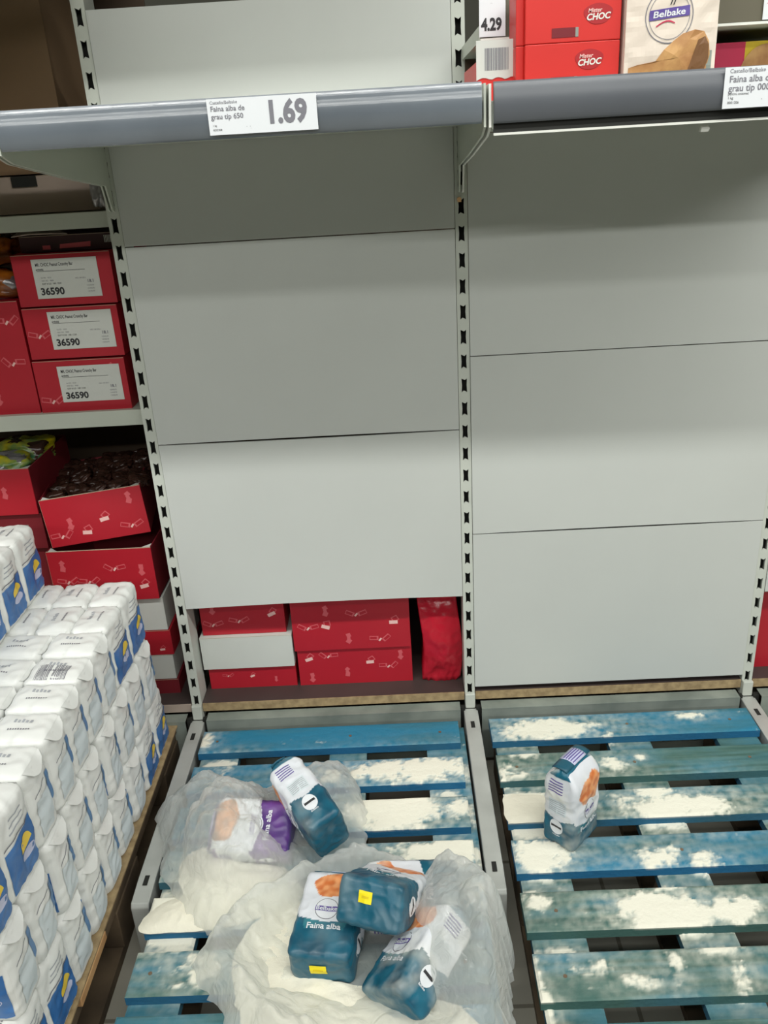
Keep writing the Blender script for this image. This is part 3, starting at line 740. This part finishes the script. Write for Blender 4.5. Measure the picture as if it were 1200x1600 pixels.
# ------------------------------------------------------------------ paper bricks
class Brick:
    """rounded, slightly bulging paper brick; base at z=0"""
    def __init__(s, w, t, h, r=.008, bulge=.003, seed=0, wr=.0012, wedge=0.0):
        s.w, s.t, s.h, s.r, s.bulge, s.seed, s.wr, s.wedge = w/2, t/2, h, r, bulge, seed, wr, wedge
    def raw(s, face, u, v):   # u, v in -1..1
        w, t, h = s.w, s.t, s.h/2
        return {'-y': (u*w, -t, v*h), '+y': (-u*w, t, v*h), '+x': (w, u*t, v*h), '-x': (-w, -u*t, v*h), '+z': (u*w, v*t, h), '-z': (u*w, -v*t, -h)}[face]
    def P(s, face, u, v, off=0.0):
        p = Vector(s.raw(face, u, v)); hx, hy, hz = s.w, s.t, s.h/2
        q = Vector((max(-hx+s.r, min(hx-s.r, p.x)), max(-hy+s.r, min(hy-s.r, p.y)), max(-hz+s.r, min(hz-s.r, p.z))))
        d = p-q
        if d.length > 1e-9: d.normalize(); p = q+d*s.r
        n = d if d.length > 0 else Vector((0, 0, 0))
        a = (1-(p.x/hx)**2)*(1-(p.z/hz)**2); b_ = (1-(p.y/hy)**2)*(1-(p.z/hz)**2); c = (1-(p.x/hx)**2)*(1-(p.y/hy)**2)
        m = {'-y': a, '+y': a, '+x': b_, '-x': b_, '+z': c*.8, '-z': c*.2}[face]
        pp = Vector((p.x*28+s.seed*9.1, p.y*28, p.z*28))
        wr = s.wr*(noise.noise(pp)+.8*(1-2*abs(noise.noise(pp*1.7))))
        out = p+n*(s.bulge*m+wr+off)
        if s.wedge:
            tt = max(0, (out.z-(hz-s.wedge))/s.wedge)
            out.y *= 1-.62*tt*tt; out.z += .004*tt
        out.z += hz
        return out
    def mesh(s, step, m, colfn=None):
        b = MB(); w, t, h = s.w*2, s.t*2, s.h
        for face, (A, B_) in {'-y': (w, h), '+y': (w, h), '+x': (t, h), '-x': (t, h), '+z': (w, t), '-z': (w, t)}.items():
            nu = max(4, int(A/step)); nv = max(4, int(B_/step))
            vs = []
            for j in range(nv+1):
                for i in range(nu+1):
                    u, v = -1+2*i/nu, -1+2*j/nv
                    vs.append(s.P(face, u, v))
                    if colfn: b.col.append(colfn(face, u, v, s.raw(face, u, v)))
            b.add(vs, [(j*(nu+1)+i, j*(nu+1)+i+1, (j+1)*(nu+1)+i+1, (j+1)*(nu+1)+i) for j in range(nv) for i in range(nu)], m)
        return b
    def patch(s, b, face, u0, u1, v0, v1, m, off=.0004, nu=6, nv=6, fn=None):
        vs = []
        for j in range(nv+1):
            for i in range(nu+1):
                a, c = i/nu, j/nv
                u, v = (u0+(u1-u0)*a, v0+(v1-v0)*c) if fn is None else fn(a, c)
                vs.append(s.P(face, u, v, off))
        b.add(vs, [(j*(nu+1)+i, j*(nu+1)+i+1, (j+1)*(nu+1)+i+1, (j+1)*(nu+1)+i) for j in range(nv) for i in range(nu)], m)
    def disc(s, b, face, cu, cv, ru, rv, m, off=.0005, a0=0, a1=2*math.pi, n=20):
        ring_ = [(cu+ru*math.cos(a0+(a1-a0)*k/n), cv+rv*math.sin(a0+(a1-a0)*k/n)) for k in range(n+1)]
        vs = [s.P(face, cu, cv, off)]+[s.P(face, cu+(p[0]-cu)*.5, cv+(p[1]-cv)*.5, off) for p in ring_]+[s.P(face, p[0], p[1], off) for p in ring_]
        N = n+1
        b.add(vs, [(0, 1+k, 2+k) for k in range(n)]+[(1+k, 1+N+k, 2+N+k, 2+k) for k in range(n)], m)
    def text(s, b, face, txt, h, u, v, m, bold=0.0, rot=0.0, off=.0008, squash=1.0, align='CENTER'):
        hu = {'-y': s.w, '+y': s.w, '+x': s.t, '-x': s.t, '+z': s.w, '-z': s.w}[face]
        hv = s.t if face in ('+z', '-z') else s.h/2
        ca, sa = math.cos(rot), math.sin(rot)
        put_text(b, txt, h, lambda a, c: s.P(face, u+(a*ca-c*sa)/hu, v+(a*sa+c*ca)/hv, off), m, bold, align, squash)

# ---- white packets of the stack
def packet_mesh(seed):
    br_ = Brick(.098, .072, .145, r=.012, bulge=.004, seed=seed, wr=.0026)
    b = br_.mesh(.0042, pack_m)
    for face in ('-y', '+y'):
        # blue picture with a slanting top edge, yellow crescent
        br_.patch(b, face, 0, 0, 0, 0, blue_m, .0011, 20, 24, fn=lambda a, c: (-.82+1.64*a, -.82+(1.02-.05*a+.16*a*a)*c))
        br_.disc(b, face, .22, -.16, .36, .27, yel_m, .0018, a0=math.radians(10), a1=math.radians(190))
        br_.disc(b, face, .24, -.34, .40, .13, lila_m, .0016)
        br_.patch(b, face, -.8, .8, .27, .30, inkg_m, .0010, 16, 1)
        for k in range(3): br_.patch(b, face, -.4+.1*k, .5, .44+.12*k, .475+.12*k, grtext_m, .0004, 6, 1)
    for face in ('+x', '-x'):
        br_.patch(b, face, -.62, .50, -.80, .12, tint_m, .0010, 12, 14)
        br_.patch(b, face, .50, .78, -.25, .46, bar_m, .0014, 6, 14)
        br_.patch(b, face, -.55, .35, .30, .325, inkg_m, .0005, 6, 1, fn=lambda a, c: (-.6+1.0*a, .22+.14*a+.022*c))
        for k in range(4): br_.patch(b, face, -.5, .3, -.1-.14*k, -.08-.14*k, grtext_m, .0006, 5, 1)
        br_.patch(b, face, -.45, .45, -.93, -.91, grtext_m, .0004, 4, 1)
    # folded ears at the narrow sides
    for sg, face in ((1, '+x'), (-1, '-x')):
        e = []
        for k in range(9):
            u = -1+2*k/8
            e.append((br_.P(face, u*.86, .99, .0008), br_.P(face, u*.80, .98-.30*(1-u*u), .0062-.004*u*u)))
        vs = [q for p in e for q in p]
        b.add(vs, [(2*k, 2*k+1, 2*k+3, 2*k+2) for k in range(8)], pack_m)
    for k in range(5): br_.patch(b, '+z', -.3+.13*k, -.22+.13*k, .1, .32-.05*(k % 2), grtext_m, .0008, 2, 2)
    for k in range(9): br_.patch(b, '+z', -.38+.085*k, -.33+.085*k, -.36, -.27, inkg_m, .0008, 1, 1)
    me = b.build('white_packet', smooth=True, recalc=False)
    m_ = me.data; bpy.data.objects.remove(me)
    return m_
PM = [packet_mesh(s) for s in (1, 2, 3)]
def barcode_mesh():
    br_ = Brick(.098, .072, .145, r=.012, bulge=.004, seed=1, wr=.0026); b = MB()
    R = random.Random(8)
    for half in (-.62, .02):
        u = half
        while u < half+.5:
            w_ = R.choice((.02, .035)); br_.patch(b, '+z', u, u+w_, -.9, .1, inkg_m, .0006, 1, 4); u += w_+R.choice((.02, .03))
    return b
orders = ['first', 'second', 'third', 'fourth', 'fifth', 'sixth', 'seventh', 'eighth', 'ninth', 'tenth']
GPK = 'white packets on the brown pallet'
def packet(x, y, z, rz, label, i, sx=1.0):
    o = bpy.data.objects.new('white_packet', PM[i % 3]); C.objects.link(o)
    o.location = (x+rnd.uniform(-.002, .002), y+rnd.uniform(-.002, .002), z); o.rotation_euler = (0, 0, rz+rnd.uniform(-.045, .045))
    o.scale = (1, sx, 1)
    tag(o, label, 'packet', GPK); return o
H = .1455; ZB = .155; XE = -.718
layer_name = {2: 'upper layer', 1: 'middle layer', 0: 'bottom layer'}
colnm = ['aisle column', 'second column', 'third column', 'fourth column', 'fifth column']
n_ = 0
for L in (0, 1, 2):
    z = ZB+L*H
    ox = XE+ (0.0 if L == 2 else (.003 if L == 1 else .0))
    rows = []
    if L in (0, 2):
        y = -.108 if L == 2 else -.072
        for k in range(2): rows.append(('logo', y-.05, 5)); y -= .101
        nm = 5
        pit = .084 if L == 2 else .092
        for k in range(nm): rows.append(('narrow', y-pit/2, 3)); y -= pit
        for k in range(2): rows.append(('logo', y-.05, 3)); y -= .101
    else:
        y = -.095
        for k in range(9): rows.append(('narrow', y-.045, 3)); y -= .09
    for ri, (kind, yc, nc) in enumerate(rows):
        if L < 2: nc = min(nc, 2 if kind == 'narrow' else 3)
        for c_ in range(nc):
            n_ += 1
            if kind == 'logo':
                x = ox-.037-c_*.0745; rz = math.pi/2; s = 1.0
                # wide face towards +x
                lab = 'white packet showing its picture, %s, %s row from shelf, %s' % (layer_name[L], orders[ri], colnm[c_])
            else:
                x = ox-.050-c_*.105; rz = 0; s = 1.10 if L != 2 else 1.06
                lab = 'white packet showing its narrow side, %s, %s row from shelf, %s' % (layer_name[L], orders[ri], colnm[c_])
            o = packet(x, yc, z, rz, lab, n_, s)
            if L == 2 and kind == 'narrow' and ri == 3 and c_ == 0:
                bb = barcode_mesh().build('barcode', o, recalc=False)
for k in range(5):
    for c_ in range(2):
        n_ += 1
        packet(-.905-.037-c_*.075, -.115-.05-k*.101, ZB+3*H, math.pi/2, 'white packet piled on the three full layers, %s from the shelf, %s' % (orders[k], 'in front' if c_ == 0 else 'behind'), n_)

# brown pallet under the packets
t = empty('wooden_pallet', (-1.1, -.5, 0)); tag(t, 'brown wooden pallet under the stack of white packets', 'pallet')
def pl(b, name, **k):
    b.v = [(v[0]+1.1, v[1]+.5, v[2]) for v in b.v]; return b.build(name, t, **k)
for k, (ya, yb, m) in enumerate(((-.03, -.16, wood_m), (-.2, -.3, wood_m), (-.34, -.46, wood_m), (-.50, -.60, wood_m), (-.615, -.75, woodl_m), (-.79, -.87, wood_m), (-.9, -1.0, wood_m))):
    b = MB(); b.box((-1.5, yb, .131), (-.716+(.006 if k == 4 else 0), ya, .150), m); pl(b, 'deck_board', bevel=.002)
b = MB(); b.box((-1.5, -1.0, .1505), (-.711, -.03, .1545), chip_m); pl(b, 'slip_sheet')
for xx in (-.765, -1.1, -1.45):
    b = MB(); b.box((xx-.05, -1.0, .111), (xx+.045, -.03, .1305), wood_m); pl(b, 'stringer_board')
    for ya, yb in ((-.03, -.16), (-.40, -.545), (-.85, -1.0)):
        b = MB(); b.box((xx-.048, yb, .022), (xx+.048, ya, .1105), wood_m); pl(b, 'block', bevel=.002)
    b = MB(); b.box((xx-.05, -1.0, .0), (xx+.045, -.03, .0215), wood_m); pl(b, 'bottom_board')

# ------------------------------------------------------------------ flour packets
TEAL = lin((18, 98, 122)); TEALD = lin((10, 72, 94)); WH = lin((218, 222, 228)); OR = lin((206, 112, 56)); OR2 = lin((232, 160, 104)); PUR = lin((104, 60, 140)); BRN = lin((150, 108, 74)); LT = lin((60, 150, 160))
def flour_packet(name, loc, mat_rot, label, seed, style='teal', sticker=None, dust=.0, size=(.102, .068, .165), wedge=.02):
    br_ = Brick(size[0], size[1], size[2], r=.009, bulge=.004, seed=seed, wr=.0022, wedge=wedge)
    w, tt, h = size[0]/2, size[1]/2, size[2]
    lo = TEAL if style == 'teal' else PUR
    def col(face, u, v, p):
        x, y, z = p; zz = z+h/2
        n = noise.noise(Vector((x*40+seed, y*40, z*40)))
        c = WH
        bz = .070-.012*math.cos(x/w*1.4) if face in ('-y', '+y') else .064+.01*abs(y/tt)
        if zz < bz: c = mixc(lo, TEALD if style == 'teal' else lin((70, 44, 110)), max(0, min(1, .5+n)))
        if face == '-z': c = mixc(lo, TEALD, .4+.3*n)
        if face in ('-y', '+y'):
            if style == 'teal' and zz < bz and zz > .045 and abs(x) < .032+.01*n: c = mixc(c, LT, max(0, .5+n)*.5)
            # bread picture
            e = ((x-.006)/.040)**2+((zz-.128)/.026)**2+n*.5
            if e < 1: c = mixc(OR, OR2, max(0, min(1, .5+1.6*noise.noise(Vector((x*90, seed, z*90)))))) if style == 'teal' else mixc(BRN, OR2, max(0, min(1, .5+1.5*n)))
        if face == '+z' or zz > h-.012: c = lo if face == '+z' or abs(y) < tt*.99 else c
        if dust:
            d = noise.fractal(Vector((x*18, y*18+seed, z*18)), 1, 2, 4)
            c = mixc(c, FL, max(0, min(.85, (d+.12)*2.2*dust)))
        return c
    t = empty(name, loc); t.rotation_euler = mat_rot
    tag(t, label, 'flour packet', 'paper flour packets')
    b = br_.mesh(.002, bag_m, col); body = b.build('paper_wrap', t, smooth=True, recalc=False)
    # logo
    b = MB()
    for face in ('-y', '+y'):
        cu, cv = -.02, -.02
        br_.disc(b, face, cu, cv, .44, .27, paper_m, .0004, n=26); 
        for rr, mm, of in ((.39, inkg_m, .0006), (.365, paper_m, .0008)): br_.disc(b, face, cu, cv, rr, rr*.61, mm, of, n=26)
        br_.patch(b, face, 0, 0, 0, 0, purple_m, .0011, 8, 3, fn=lambda a, c: (cu-.38+.76*a, cv-.055+.11*c))
        br_.text(b, face, 'Belbake', .0075, cu, cv-.04, paper_m, .02, off=.0016, squash=1.1)
    b.build('logo', t, recalc=False)
    b = MB()
    for face in ('-y', '+y'):
        br_.text(b, face, 'Faina alba', .010, 0, -.46, paper_m, .02, off=.0012, squash=1.05)
    for face in ('-x', '+x'):
        for k in range(5): br_.patch(b, face, -.65, .25, .50+.065*k, .525+.065*k, purple_m, .0006, 6, 1)
        br_.patch(b, face, -.6, .5, -.05, .30, tint_m, .0005, 6, 6)
        for k in range(6): br_.patch(b, face, -.56, .44, -.01+.05*k, .008+.05*k, grtext_m, .0008, 5, 1)
        br_.disc(b, face, -.05, -.42, .42, .20, paper_m, .0005)
        br_.patch(b, face, -.38, .28, -.44, -.38, ink_m, .0009, 5, 2)
        br_.text(b, face, 'Belbake', .0035, -.05, -.66, paper_m, .02, off=.0008)
    b.build('lettering', t, recalc=False)
    # folded top flap
    b = MB(); zt = h+.004
    fl = []
    n1 = 10
    for j in range(5):
        for i in range(n1+1):
            u = -1+2*i/n1; v = j/4
            fl.append((u*w*.93, -tt*.36+v*tt*.95, zt+.001+.007*math.sin(math.pi*(.15+.75*v))*(1-.25*u*u)+.001*noise.noise(Vector((u*3, v*3, seed)))))
    b.add(fl, [(j*(n1+1)+i, j*(n1+1)+i+1, (j+1)*(n1+1)+i+1, (j+1)*(n1+1)+i) for j in range(4) for i in range(n1)], teal_m if style == 'teal' else purple_m)
    def fz(u, v, off): return (u*w*.93, -tt*.36+v*tt*.95, zt+.001+off+.007*math.sin(math.pi*(.15+.75*v))*(1-.25*u*u))
    b.add([fz(a/6-.35, c/4, .001) for c in range(5) for a in range(7)], [(j*7+i, j*7+i+1, (j+1)*7+i+1, (j+1)*7+i) for j in range(4) for i in range(6)], lila_m)
    for k in range(5):
        b.add([fz(a/6*.9-.3, .12+k*.16+q, .0018) for q in (0, .05) for a in range(7)], [(i, i+1, 8+i, 7+i) for i in range(6)], purple_m)
    fo = b.build('top_flap', t, smooth=True, recalc=False); so = fo.modifiers.new('s', 'SOLIDIFY'); so.thickness = .0012
    if sticker:
        face, u0, u1, v0, v1 = sticker
        b = MB(); br_.patch(b, face, u0, u1, v0, v1, stick_m, .0014, 6, 4); st_ = b.build('yellow_sticker', t, recalc=False)
        b = MB(); br_.patch(b, face, u0+.1, u1-.1, (v0+v1)/2-.05, (v0+v1)/2+.05, mat('gold_ink', (222, 196, 20), .6), .0018, 4, 2); b.build('sticker_print', st_, recalc=False)
    return t
def axes(up, frontdir):
    """rotation taking local +Z to `up` and local -Y towards `frontdir`"""
    z = Vector(up).normalized(); f = Vector(frontdir); f = (f-z*f.dot(z)).normalized(); y = -f; x = y.cross(z)
    return Matrix((x, y, z)).transposed().to_euler()
def lying(name, centre, up, fr, label, seed, **k):
    h = k.get('size', (.102, .068, .165))[2]
    base = Vector(centre)-Vector(up).normalized()*h/2
    return flour_packet(name, base, axes(up, fr), label, seed, **k)
# standing on the right pallet
flour_packet('flour_packet', (.156, -.438, .161), (0, 0, math.radians(47)), 'teal and white flour packet standing upright alone on the right pallet', 1, dust=.25, size=(.088, .068, .172), wedge=.035)
# left bag
lying('flour_packet', (-.348, -.45, .268), (-.55, .80, .16), (.8, .5, .25), 'teal and white flour packet lying on top of the rear plastic bag', 2, dust=.08)
lying('flour_packet', (-.455, -.455, .215), (-1, .1, .05), (-.1, -.5, 1), 'purple and white flour packet inside the rear plastic bag', 3, style='purple', size=(.098, .064, .15))
# front bag
lying('flour_packet', (-.296, -.672, .212), (.16, .98, .10), (-.08, -.25, 1), 'teal flour packet with yellow sticker, front left one in the front plastic bag', 4, dust=.04, sticker=('-z', -.32, .22, -.3, .32))
lying('flour_packet', (-.200, -.665, .258), (.30, .72, -.62), (.15, .5, 1), 'teal flour packet with yellow sticker, topmost in the front plastic bag', 5, dust=.05, sticker=('-z', -.35, .08, -.0, .5), size=(.108, .074, .16))
lying('flour_packet', (-.150, -.755, .222), (.52, .80, .14), (-.75, -.1, .65), 'teal flour packet tilted on its edge, front right one in the front plastic bag', 6, dust=.2)
lying('flour_packet', (-.158, -.618, .205), (-1, .02, 0), (0, -.2, 1), 'teal and white flour packet with orange bread picture behind the topmost one', 7, dust=.2)

# ------------------------------------------------------------------ plastic bags and loose flour
def ridge(x, y, sc, sd):
    return 1-2*abs(noise.noise(Vector((x*sc, y*sc, sd))))
def heightfield(name, outline, hfn, m, na=220, nr=90, base=.162, smooth=True, edge_amp=.016, seed=0, tuck=True):
    cx = sum(p[0] for p in outline)/len(outline); cy = sum(p[1] for p in outline)/len(outline)
    # closed Catmull-Rom outline
    n = len(outline); pts = []
    for i in range(n):
        p0, p1, p2, p3 = [Vector(outline[(i+k-1) % n]) for k in range(4)]
        for k in range(12):
            t = k/12
            pts.append(.5*((2*p1)+(p2-p0)*t+(2*p0-5*p1+4*p2-p3)*t*t+(3*p1-p0-3*p2+p3)*t**3))
    N = len(pts); vs = [(0, 0, 0)]
    vs[0] = (cx, cy, base+hfn(cx, cy, 0))
    for r in range(1, nr+1):
        s = r/nr
        for p in pts:
            wob = 1+edge_amp*ridge(p.x, p.y, 38, seed+.5)*s*s*3
            x = cx+(p.x-cx)*s*wob; y = cy+(p.y-cy)*s*wob
            vs.append((x, y, base+hfn(x, y, s)))
    fs = [(0, 1+i, 1+(i+1) % N) for i in range(N)]
    for r in range(nr-1):
        a = 1+r*N
        fs += [(a+i, a+N+i, a+N+(i+1) % N, a+(i+1) % N) for i in range(N)]
    b = MB(); b.add(vs, fs, m)
    return b.build(name, smooth=smooth, recalc=False)
def crump(x, y, sc, sd):      # faceted crumple
    d = noise.voronoi(Vector((x*sc+sd, y*sc, sd)))[0]
    return (d[1]-d[0])-.35
def dome(x, y, cx, cy, rx, ry, h, p=1.0):
    d = ((x-cx)/rx)**2+((y-cy)/ry)**2
    return h*max(0, 1-d)**p if d < 1 else 0
outA = [(-.675, -.36), (-.655, -.30), (-.60, -.265), (-.53, -.275), (-.47, -.295), (-.405, -.24), (-.35, -.215), (-.30, -.24), (-.265, -.31), (-.245, -.42), (-.26, -.50), (-.33, -.56), (-.42, -.60), (-.50, -.64), (-.56, -.60), (-.60, -.54), (-.635, -.49), (-.64, -.44)]
def hA(x, y, s):
    e = max(0, 1-s**5)
    h = .028+dome(x, y, -.57, -.37, .13, .16, .060)+dome(x, y, -.46, -.47, .13, .12, .078, .5)+dome(x, y, -.30, -.32, .10, .13, .050)+dome(x, y, -.50, -.57, .14, .10, .035)
    h -= dome(x, y, -.345, -.45, .11, .12, .045, .5)*(1 if x > -.44 else .2)
    h += .011*ridge(x, y, 11, 1.0)+.026*crump(x, y, 15, 3)+.015*crump(x+.4*y, y, 34, 5)+.003*ridge(x, y-.4*x, 60, 4.0)
    return max(.001, h*e**.6)
o = heightfield('plastic_bag', outA, hA, film_m, seed=1)
tag(o, 'crumpled milky plastic bag at the rear left of the left pallet, holding the purple packet', 'plastic bag', 'crumpled plastic bags')
outB = [(-.52, -.70), (-.475, -.61), (-.40, -.555), (-.33, -.515), (-.26, -.485), (-.20, -.50), (-.13, -.555), (-.06, -.605), (-.012, -.645), (.0, -.70), (-.012, -.78), (-.02, -.86), (-.10, -.93), (-.2, -.95), (-.32, -.93), (-.42, -.86), (-.475, -.78)]
def hB(x, y, s):
    rim = math.exp(-((s-.86)/.13)**2)
    h = .012+.050*rim*(1+.35*ridge(x, y, 9, 5.0))
    h += dome(x, y, -.078, -.71, .095, .14, .14, .6)          # film pulled over the right packet
    h += dome(x, y, -.16, -.84, .12, .08, .03)+dome(x, y, -.36, -.84, .12, .07, .03)
    k = min(1, max(0, (s-.45)/.25)); h += k*(.009*ridge(x, y, 14, 7.0)+.028*crump(x, y, 16, 9)+.016*crump(x+.5*y, y, 36, 2))+.003*ridge(x+.5*y, y, 30, 8.0)
    e = max(0, 1-s**10)
    return max(.001, h*e**.6)
o = heightfield('plastic_bag', outB, hB, film2_m, seed=2)
tag(o, 'crumpled milky plastic bag opened at the front of the left pallet, full of teal packets', 'plastic bag', 'crumpled plastic bags')
# second loose layer of each bag
def hA2(x, y, s): 
    return max(.001, (.018+dome(x, y, -.56, -.42, .12, .16, .04)+.010*ridge(x, y, 13, 11)+.006*ridge(x, y, 31, 12))*max(0, 1-s**6)**.5)
# loose flour
outF = [(-.60, -.50), (-.58, -.45), (-.53, -.44), (-.47, -.48), (-.40, -.50), (-.36, -.56), (-.42, -.60), (-.50, -.625), (-.56, -.58)]
o = heightfield('spilled_flour', outF, lambda x, y, s: max(0, .026*(1-s*s)+.004*ridge(x, y, 30, 3)*(1-s)), flour_m, nr=30, base=.161)
tag(o, 'heap of cream flour spilled inside the rear plastic bag', 'flour', kind='stuff')
outF = [(-.46, -.70), (-.43, -.62), (-.37, -.575), (-.33, -.62), (-.31, -.72), (-.22, -.80), (-.10, -.79), (-.06, -.86), (-.18, -.91), (-.34, -.90), (-.42, -.83)]
o = heightfield('spilled_flour', outF, lambda x, y, s: max(0, .016*(1-s**3)+.004*ridge(x, y, 30, 6)*(1-s)), flour_m, nr=30, base=.161)
tag(o, 'heap of cream flour spilled inside the front plastic bag', 'flour', kind='stuff')
outF = [(-.64, -.63), (-.635, -.59), (-.60, -.56), (-.56, -.555), (-.52, -.58), (-.50, -.62), (-.52, -.632), (-.58, -.634)]
o = heightfield('spilled_flour', outF, lambda x, y, s: max(0, .010*(1-s**3)+.003*ridge(x, y, 40, 6)*(1-s)), flour_m, nr=24, base=.160)
tag(o, 'thick cream flour patch on the left end of the left pallet beside the bags', 'flour', kind='stuff')
outF = [(.040, -.40), (.042, -.33), (.08, -.326), (.12, -.33), (.14, -.36), (.12, -.40), (.08, -.404)]
o = heightfield('spilled_flour', outF, lambda x, y, s: max(0, .006*(1-s**4)), flour_m, nr=20, base=.160)
tag(o, 'smooth flour patch on the right pallet behind the standing packet', 'flour', kind='stuff')
